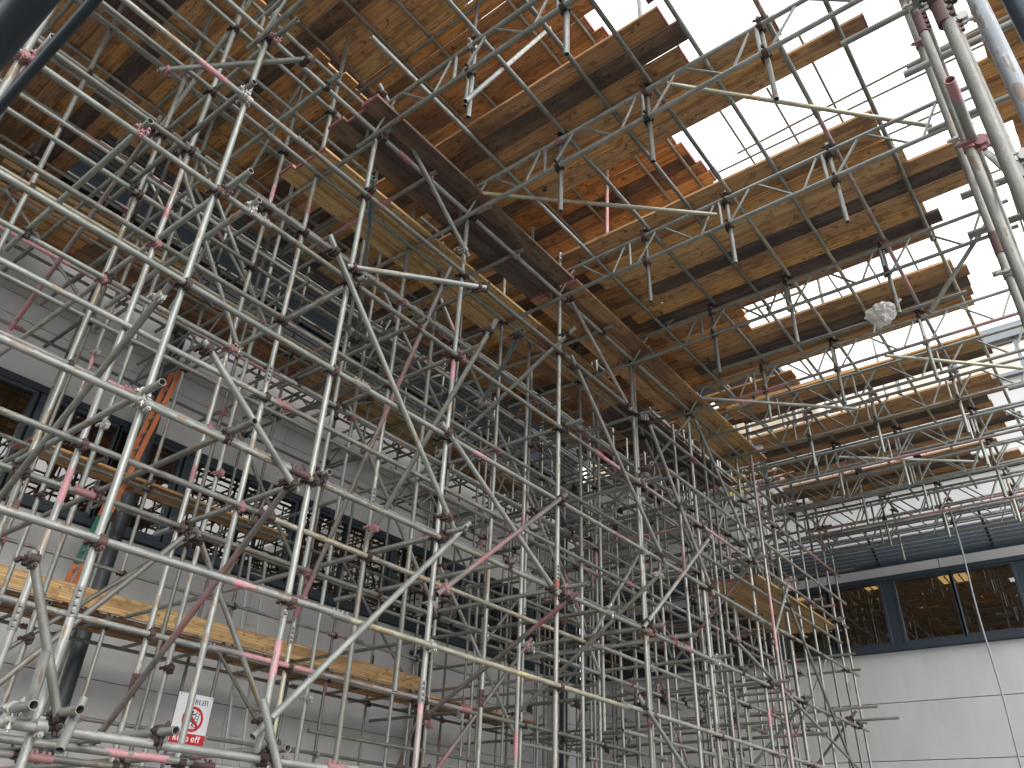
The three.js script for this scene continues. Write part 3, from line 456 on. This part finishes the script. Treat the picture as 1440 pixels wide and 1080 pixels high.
for (const x of [-4.05, -2.68, -1.62, -0.5]) { const js = [-2.2 - R(0, 0.4), -8.4 + R(-0.6, 0.6), -16.6]; for (let i = 0; i < 2; i++) tube(dg, 'bearer', [x + R(-0.03, 0.03), 8.27, js[i]], [x + R(-0.03, 0.03), 8.27, js[i + 1] + 0.004]); }
tube(dg, 'cross_tube', [-3.57, 7.58, -8.8], [-0.37, 7.6, -8.92], TM.plain[1]);
for (const [a, b, m] of [[[-4.32, 7.86, -4.4], [-2.3, 7.86, -6.28], TM.cream[0]], [[-2.0, 8.1, -4.6], [-0.1, 8.1, -6.62], TM.cream[0]], [[-1.51, 7.5, -9.6], [-0.14, 7.5, -10.92], TM.cream[0]], [[-3.86, 7.3, -8.92], [-2.18, 7.3, -10.43], TM.pinkEnd[0]], [[-3.0, 7.5, -12.2], [-1.2, 7.5, -13.6], TM.plain[0]], [[-3.7, 7.6, -14.0], [-3.0, 8.1, -15.6], TM.pink[0]], [[-3.2, 7.2, -3.1], [-3.2, 9.7, -4.3], TM.plain[2]], [[-3.2, 8.2, -4.6], [-3.15, 10.0, -6.3], TM.plain[1]], [[-4.2, 8.2, -6.4], [-4.1, 10.1, -8.1], TM.plain[0]], [[-3.9, 8.1, -8.1], [-3.8, 9.9, -9.8], TM.plain[2]], [[-3.3, 7.3, -13.0], [-3.3, 8.6, -14.3], TM.rose[0]]]) tube(dg, 'brace', a, b, m);
// uprights and bearers of the upper deck
for (const x of [-9.0, -8.35, -7.7, -7.05, -6.4, -5.75, -5.1, -4.6, -4.1, -3.55, -3.05]) { const js = [5.5, R(-4, -2.5), R(-10, -8), -16.9]; for (let i = 0; i < 3; i++) tube(dg, 'bearer', [x, 10.13, js[i]], [x, 10.13, js[i + 1] + 0.004]); }
for (let i = 0; i < 13; i++) { const z = 0.6 - i * 1.45; tube(dg, 'bearer', [-9.3, 10.075, z], [-2.75, 10.075, z + R(-0.03, 0.03)]); if (i > 2) tube(dg, 'upright', [-3.9 + R(-0.1, 0.1), 8.3, z], [-3.9 + R(-0.1, 0.1), 10.1, z]); }
// light purlins of the open roof far above
for (const [a, b] of [[[-2.9, 12, -9.3], [2.5, 12, -9.1]], [[-3.4, 12, -9.5], [2.5, 12, -9.48]], [[-2.6, 12, -10.35], [2.5, 12, -10.4]], [[-2.9, 12, -12.3], [2.5, 12, -12.2]], [[-1.27, 12.06, -7.8], [-1.27, 12.06, -16]], [[-2.77, 12.06, -7.8], [-2.77, 12.06, -16]], [[-2.0, 12.06, -8.4], [-2.0, 12.06, -16]], [[0.6, 12.06, -7], [0.6, 12.06, -16]]]) tube(dg, 'purlin', a, b, TM.plain[3], 0.02, 8);

// ---------------------------------------------------------------- board decks
// lower strips across the lattice beams
const strips = [[-4.0, -5.56, ['brown', 'dark', 'brown', 'brown', 'orange', 'brown', 'dark'], [-1.76, -1.63, -1.77, -0.95, -1.02, -0.25, -0.66]], [-6.3, -8.6, ['brown', 'brown', 'orange', 'pale', 'brown', 'dark', 'brown', 'orange', 'dark', 'brown'], [-0.55, -0.57, -0.5, -0.45, 0.06, 0.1, 0.12, -0.43, -0.36, -0.5]], [-9.22, -10.56, ['brown', 'brown', 'dark', 'brown', 'orange', 'brown'], [-0.42, -0.3, -0.36, -0.33, -0.42, -0.38]], [-11.12, -11.9, ['orange', 'brown', 'dark'], [-0.48, -0.52, -0.42]], [-12.35, -13.6, ['brown', 'brown', 'orange', 'dark'], [-0.6, -0.49, -0.53, -0.76, -0.72]], [-13.72, -14.64, ['brown', 'dark', 'orange'], [-0.6, -0.44, -0.7, -0.9]], [-14.75, -16.1, ['brown', 'orange', 'dark'], [-0.9, -1.4, -1.3, -0.7, -0.6, -0.8]]];
strips.forEach(([za, zb, tones, ex], si) => {
  const d = thing('board_strip', ['strip of wide dark scaffold boards with red banded ends resting on the lattice beams', 'broad strip of brown boards below the largest sky opening', 'strip of brown boards with a ragged end above the hanging plastic bag'][si] ?? 'narrow strip of brown scaffold boards over the far lattice beams', 'deck', si > 2 ? 'far strips of scaffold boards' : undefined, [-2.4, 8.33, (za + zb) / 2]);
  let z = za - 0.113, k = 0;
  while (z > zb + 0.05) {
    const e = ex[k % ex.length] + R(-0.03, 0.03), L = 3.9, y = 0.02 + (k % 2) * 0.006 + R(0, 0.02);
    board(d, 'plank', L, 'x', [e - L / 2 + 2.4, y, z - (za + zb) / 2], pick(WD[tones[k % tones.length]]), si === 0);
    if (e - L > -4.4) { const L2 = 1.8; board(d, 'plank', L2, 'x', [e - L - L2 / 2 + 0.12 + 2.4, y + 0.042, z - (za + zb) / 2], pick(WD[pick(tones)])); }
    z -= 0.232 + R(0, 0.006); k++;
  }
});
{ // dark boards at the right of the first strip and right hand deck beyond the side scaffold
  const d = thing('board_strip', 'short dark boards over the first lattice beam against bright sky', 'deck', null, [-0.4, 8.36, -3.7]);
  for (let k = 0; k < 4; k++) board(d, 'plank', 2.4, 'x', [-0.35 + (k % 2) * 0.15, 0, 0.6 - k * 0.236], pick(WD[k % 2 ? 'dark' : 'brown']), true);
  const e = thing('board_strip', 'orange boards behind the close upright tubes', 'deck', null, [1.6, 8.36, -6]);
  for (let k = 0; k < 24; k++) board(e, 'plank', 1.8, 'x', [-0.2 + R(-0.1, 0.1), R(0, 0.02), 2.6 - k * 0.236], pick(WD.orange));
}
// upper deck
{
  const n = thing('upper_deck', 'upper deck of boards over the corner next to the close dark tubes', 'deck', null, [-6, 10.18, 4]);
  for (let z = 11.9; z > -2.1; z -= 0.2285) for (const [x0, L] of [[-11.4, 3.9], [-7.47, 3.9], [-3.54, 1.5]]) board(n, 'plank', L, 'x', [x0 + L / 2 + 6 + R(-0.012, 0.012), R(0, 0.03), z - 4], pick(WD[pick(['brown', 'brown', 'orange', 'dark', 'dark'])]));
  const d = thing('upper_deck', 'wide upper deck of weathered brown boards over the tall scaffold', 'deck', null, [-6, 10.18, -9.8]);
  let z = -2.2;
  while (z > -17.45) {
    const xs = [[-9.3 + R(-0.1, 0.1), 3.4]]; if (z > -9.4) xs.push([-5.85 + R(-0.05, 0.05), 2.95 + R(-0.1, 0.15)]);
    for (const [x0, L] of xs) { board(d, 'plank', L, 'x', [x0 + L / 2 + 6, R(0, 0.035), z + 9.8], pick(WD[pick(['brown', 'brown', 'orange', 'orange', 'dark', 'pale'])]), x0 > -6); }
    z -= 0.229 + (rnd() < 0.2 ? R(0.006, 0.014) : R(0, 0.005));
  }
}
for (const [label, zs] of [['short orange boards filling the slot behind the broad brown strip', [-8.74, -8.975, -9.2]], ['short boards filling the slot before the girders with the bag', [-10.72, -10.955]]]) {
  const d = thing('board_strip', label, 'deck', null, [-3.8, 8.36, zs[0]]);
  for (const z of zs) board(d, 'plank', 1.35 + Math.round(R(0, 4)) * 0.05, 'x', [R(-0.05, 0.05), R(0, 0.02), z - zs[0]], pick(WD.orange));
}
// walkways running along the yard
function walkway(label, x0, n, y, zs, tones, bands = true, group) {
  const d = thing('board_walkway', label, 'walkway', group, [x0, y, (zs[0] + zs[zs.length - 1]) / 2]);
  for (let i = 0; i < n; i++) for (let s = 0; s < zs.length - 1; s++) { const L = zs[s] - zs[s + 1] - 0.02; board(d, 'plank', L, 'z', [-0.115 - i * 0.236, R(0, 0.012), (zs[s] + zs[s + 1]) / 2 - d.position.z + R(-0.05, 0.05)], pick(WD[tones[Math.min(s, tones.length - 1)]]), bands); }
  return d;
}
walkway('high walkway of dark then pale boards along the inner ends of the lattice beams', -4.2, 3, 7.84, [-2.9, -4.5, -6.3, -10.1, -12.3], ['dark', 'dark', 'brown', 'pale']);
walkway('high walkway of honey coloured boards behind the dark one', -5.1, 3, 7.82, [-3.0, -6.8, -9.2, -12.9], ['pale', 'brown', 'dark']);
walkway('board walkway at upper window head level by the grey wall', -9.88, 4, 8.88, [1.2, -2.7, -6.6, -10.5, -12.8], ['orange', 'brown', 'pale', 'brown']);
walkway('short board landing in front of the ribbon window', -9.9, 2, 5.8, [-2.9, -6.8], ['pale']);
walkway('small platform of boards in the corner tower', -4.55, 5, 5.76, [-12.1, -15.9], ['pale']);
{
  const d = walkway('low timber walkway with a pale toe board along the grey wall', -9.88, 4, 4.0, [1.0, -2.9, -6.8, -10.7, -13.2], ['brown', 'brown', 'orange', 'brown']);
  for (const [z0, z1] of [[1.1, -2.8], [-2.82, -6.7], [-6.72, -9.9]]) { const m = board(d, 'toe_board', z0 - z1, 'z', [0.075, 0.135, (z0 + z1) / 2 - d.position.z], pick(WD.pale)); m.rotation.z = Math.PI / 2; }
}
{ // guard boards on edge at the upper wall walkway
  const d = thing('guard_battens', 'row of pale narrow battens fixed above the upper wall walkway', 'battens', null, [-9.95, 8.92, -3.1]);
  for (let k = 0; k < 4; k++) { const m = board(d, 'batten', 3.0, 'z', [0, 0.1 + k * 0.12, k * 0.14], pick(WD.pale)); m.rotation.z = Math.PI / 2; m.scale.x = 0.36; }
}

// ---------------------------------------------------------------- small things
{ // orange and green ladder leaning at the landing
  const l = thing('pole_ladder', 'orange ladder with a green section leaning beside the round column', 'ladder', null, [-10.4, 4.05, -4.0]);
  const a = V(0, 0, 0), b = V(0, 3.75, -0.52), dir = b.clone().sub(a);
  for (const s of [0, 1]) for (const [t0, t1, m] of [[0, 0.16, M.orange], [0.162, 0.34, M.green], [0.342, 1, M.orange]]) {
    const p = a.clone().addScaledVector(dir, t0), q = a.clone().addScaledVector(dir, t1), g = new RoundedBoxGeometry(0.028, p.distanceTo(q), 0.065, 1, 0.004); g.rotateX(-Math.atan2(0.52, 3.75)); part(l, 'stile', g, m, [s * 0.28, (p.y + q.y) / 2, (p.z + q.z) / 2]);
  }
  for (let k = 1; k < 14; k++) { const p = a.clone().addScaledVector(dir, k / 14.5); part(l, 'rung', cylAxis(0.014, 0.3, 'x', 8), M.steel, [0.14, p.y, p.z]); }
}
{
  const l = thing('metal_ladder', 'slim grey metal ladder rising to the low timber walkway', 'ladder', null, [-11.2, 1.6, -7.45]);
  for (const s of [0, 1]) { const g = new RoundedBoxGeometry(0.03, 4.2, 0.04, 1, 0.004); g.rotateX(0.1); part(l, 'stile', g, M.alu, [0, 2.1, -s * 0.3 + 0.2]); }
  for (let k = 0; k < 15; k++) part(l, 'rung', cylAxis(0.012, 0.3, 'z', 8), M.alu, [0, 0.15 + k * 0.27, 0.05 + (0.15 + k * 0.27 - 2.1) * 0.1]);
}
{ // warning sign
  const c = document.createElement('canvas'); c.width = 400; c.height = 470; const g = c.getContext('2d');
  g.fillStyle = '#e6e8ea'; g.fillRect(0, 0, 400, 470);
  g.fillStyle = '#24406e'; g.font = 'bold 64px serif'; g.textAlign = 'left'; g.fillText('IBLE', 168, 90);
  g.strokeStyle = '#24406e'; g.lineWidth = 7; g.beginPath(); g.moveTo(318, 92); g.lineTo(318, 42); g.quadraticCurveTo(352, 36, 346, 62); g.lineTo(330, 66); g.moveTo(340, 66); g.lineTo(352, 92); g.stroke();
  g.save(); g.translate(0, -42);
  g.fillStyle = '#16181c'; g.beginPath(); g.arc(196, 208, 14, 0, 7); g.fill();                                  // climbing figure
  g.lineWidth = 22; g.strokeStyle = '#16181c'; g.lineCap = 'round'; g.beginPath(); g.moveTo(190, 232); g.lineTo(186, 290); g.stroke();
  g.lineWidth = 12; g.beginPath(); g.moveTo(190, 240); g.lineTo(232, 226); g.moveTo(186, 290); g.lineTo(222, 306); g.lineTo(212, 340); g.moveTo(184, 290); g.lineTo(160, 330); g.lineTo(148, 356); g.stroke();
  g.lineWidth = 6; g.beginPath(); g.moveTo(246, 190); g.lineTo(226, 366); g.moveTo(280, 194); g.lineTo(262, 366); for (let k = 0; k < 6; k++) { g.moveTo(243 - k * 3, 216 + k * 26); g.lineTo(277 - k * 3, 218 + k * 26); } g.stroke();
  g.restore();
  g.strokeStyle = '#c8202c'; g.lineWidth = 28; g.lineCap = 'butt'; g.beginPath(); g.arc(212, 234, 108, 0, 7); g.moveTo(136, 158); g.lineTo(288, 310); g.stroke();
  g.fillStyle = '#c8202c'; g.fillRect(0, 372, 400, 98); g.fillStyle = '#ffffff'; g.font = 'bold 78px sans-serif'; g.fillText('Keep off', 34, 446);
  const t = new THREE.CanvasTexture(c); t.colorSpace = THREE.SRGBColorSpace; t.anisotropy = 8;
  const s = thing('warning_sign', 'white and red keep off sign with a crossed out climber', 'sign', null, [-9.79, 3.02, -5.83]);
  part(s, 'board', new RoundedBoxGeometry(0.006, 0.588, 0.5, 1, 0.002), new THREE.MeshStandardMaterial({ color: new THREE.Color(0.75, 0.76, 0.77), roughness: 0.5 }));
  const p = new THREE.PlaneGeometry(0.49, 0.578); p.rotateY(Math.PI / 2); part(s, 'print', p, new THREE.MeshStandardMaterial({ map: t, roughness: 0.5 }), [0.0045, 0, 0]);
  for (const [y, z] of [[0.268, 0.225], [0.268, -0.225], [-0.268, 0.225], [-0.268, -0.225]]) part(s, 'cable_tie', cylAxis(0.006, 0.012, 'x', 8), M.joint, [0.006, y, z]);
}
{ // crumpled plastic bag caught on a cross tube
  let g = new THREE.IcosahedronGeometry(0.15, 5); g.deleteAttribute('uv'); g.deleteAttribute('normal'); g = mergeVertices(g, 1e-4); const p = g.attributes.position;
  for (let i = 0; i < p.count; i++) { const v = V(p.getX(i), p.getY(i), p.getZ(i)).normalize(); const n = Math.abs(fbm(v.x * 3 + 10, v.y * 3 + v.z * 4 + 10, 71, 3) - 0.5) * 2, m = Math.abs(vnoise(v.x * 9 + 20, v.y * 9 - v.z * 7 + 40, 72) - 0.5) * 2; const r = 0.15 * (0.7 + 0.62 * n + 0.2 * m); p.setXYZ(i, v.x * r * 1.35, v.y * r * 0.9 - (v.y < 0 ? 0.06 * Math.pow(-v.y, 2) : 0), v.z * r * 0.9); }
  g.computeVertexNormals();
  const b = thing('plastic_bag', 'crumpled white plastic bag snagged on a cross tube', 'bag', null, [-1.32, 7.66, -8.86]);
  part(b, 'sheet', toCreasedNormals(g, 0.35), new THREE.MeshPhysicalMaterial({ color: new THREE.Color(0.86, 0.85, 0.82), roughness: 0.5, side: THREE.DoubleSide, transmission: 0.35, thickness: 0 }));
  tube(b, 'handle', [0.14, 0.02, 0], [0.26, 0.1, 0.02], new THREE.MeshStandardMaterial({ color: new THREE.Color(0.7, 0.69, 0.64), roughness: 0.6 }), 0.02, 7);
  tube(b, 'handle', [-0.1, -0.12, 0], [-0.13, -0.26, 0.02], new THREE.MeshStandardMaterial({ color: new THREE.Color(0.7, 0.69, 0.64), roughness: 0.6 }), 0.012, 7);
}
{ // hanging cable
  const pts = []; for (let k = 0; k <= 20; k++) { const y = 7.7 - k / 20 * 7.7; pts.push(V(-2.085 + 0.012 * Math.sin(k * 0.9), y, -15.85 + 0.01 * Math.cos(k * 1.3))); }
  const m = prep(new THREE.Mesh(new THREE.TubeGeometry(new THREE.CatmullRomCurve3(pts.map((p) => p.clone().sub(V(-2.085, 0, -15.85)))), 60, 0.015, 8), new THREE.MeshStandardMaterial({ color: new THREE.Color(0.26, 0.28, 0.29), roughness: 0.6 })));
  m.position.set(-2.085, 0, -15.85); m.name = 'hanging_cable'; m.userData = { label: 'long pale cable hanging straight down in front of the office windows', category: 'cable' }; scene.add(m);
}
{ // yellow sheet under the upper deck at the corner
  const g = new THREE.PlaneGeometry(0.42, 0.5, 12, 12), p = g.attributes.position; for (let i = 0; i < p.count; i++) p.setZ(i, 0.03 * Math.sin(p.getX(i) * 16) + 0.02 * Math.cos(p.getY(i) * 11 + 1)); g.computeVertexNormals();
  const m = prep(new THREE.Mesh(g, new THREE.MeshStandardMaterial({ color: new THREE.Color(0.75, 0.72, 0.08), roughness: 0.7, side: THREE.DoubleSide }))); m.position.set(-6.5, 9.6, -16.7); m.name = 'yellow_sheet'; m.userData = { label: 'small bright yellow sheet tied to tubes in the far corner', category: 'sheet' }; scene.add(m);
}
renderer.render(scene, camera);
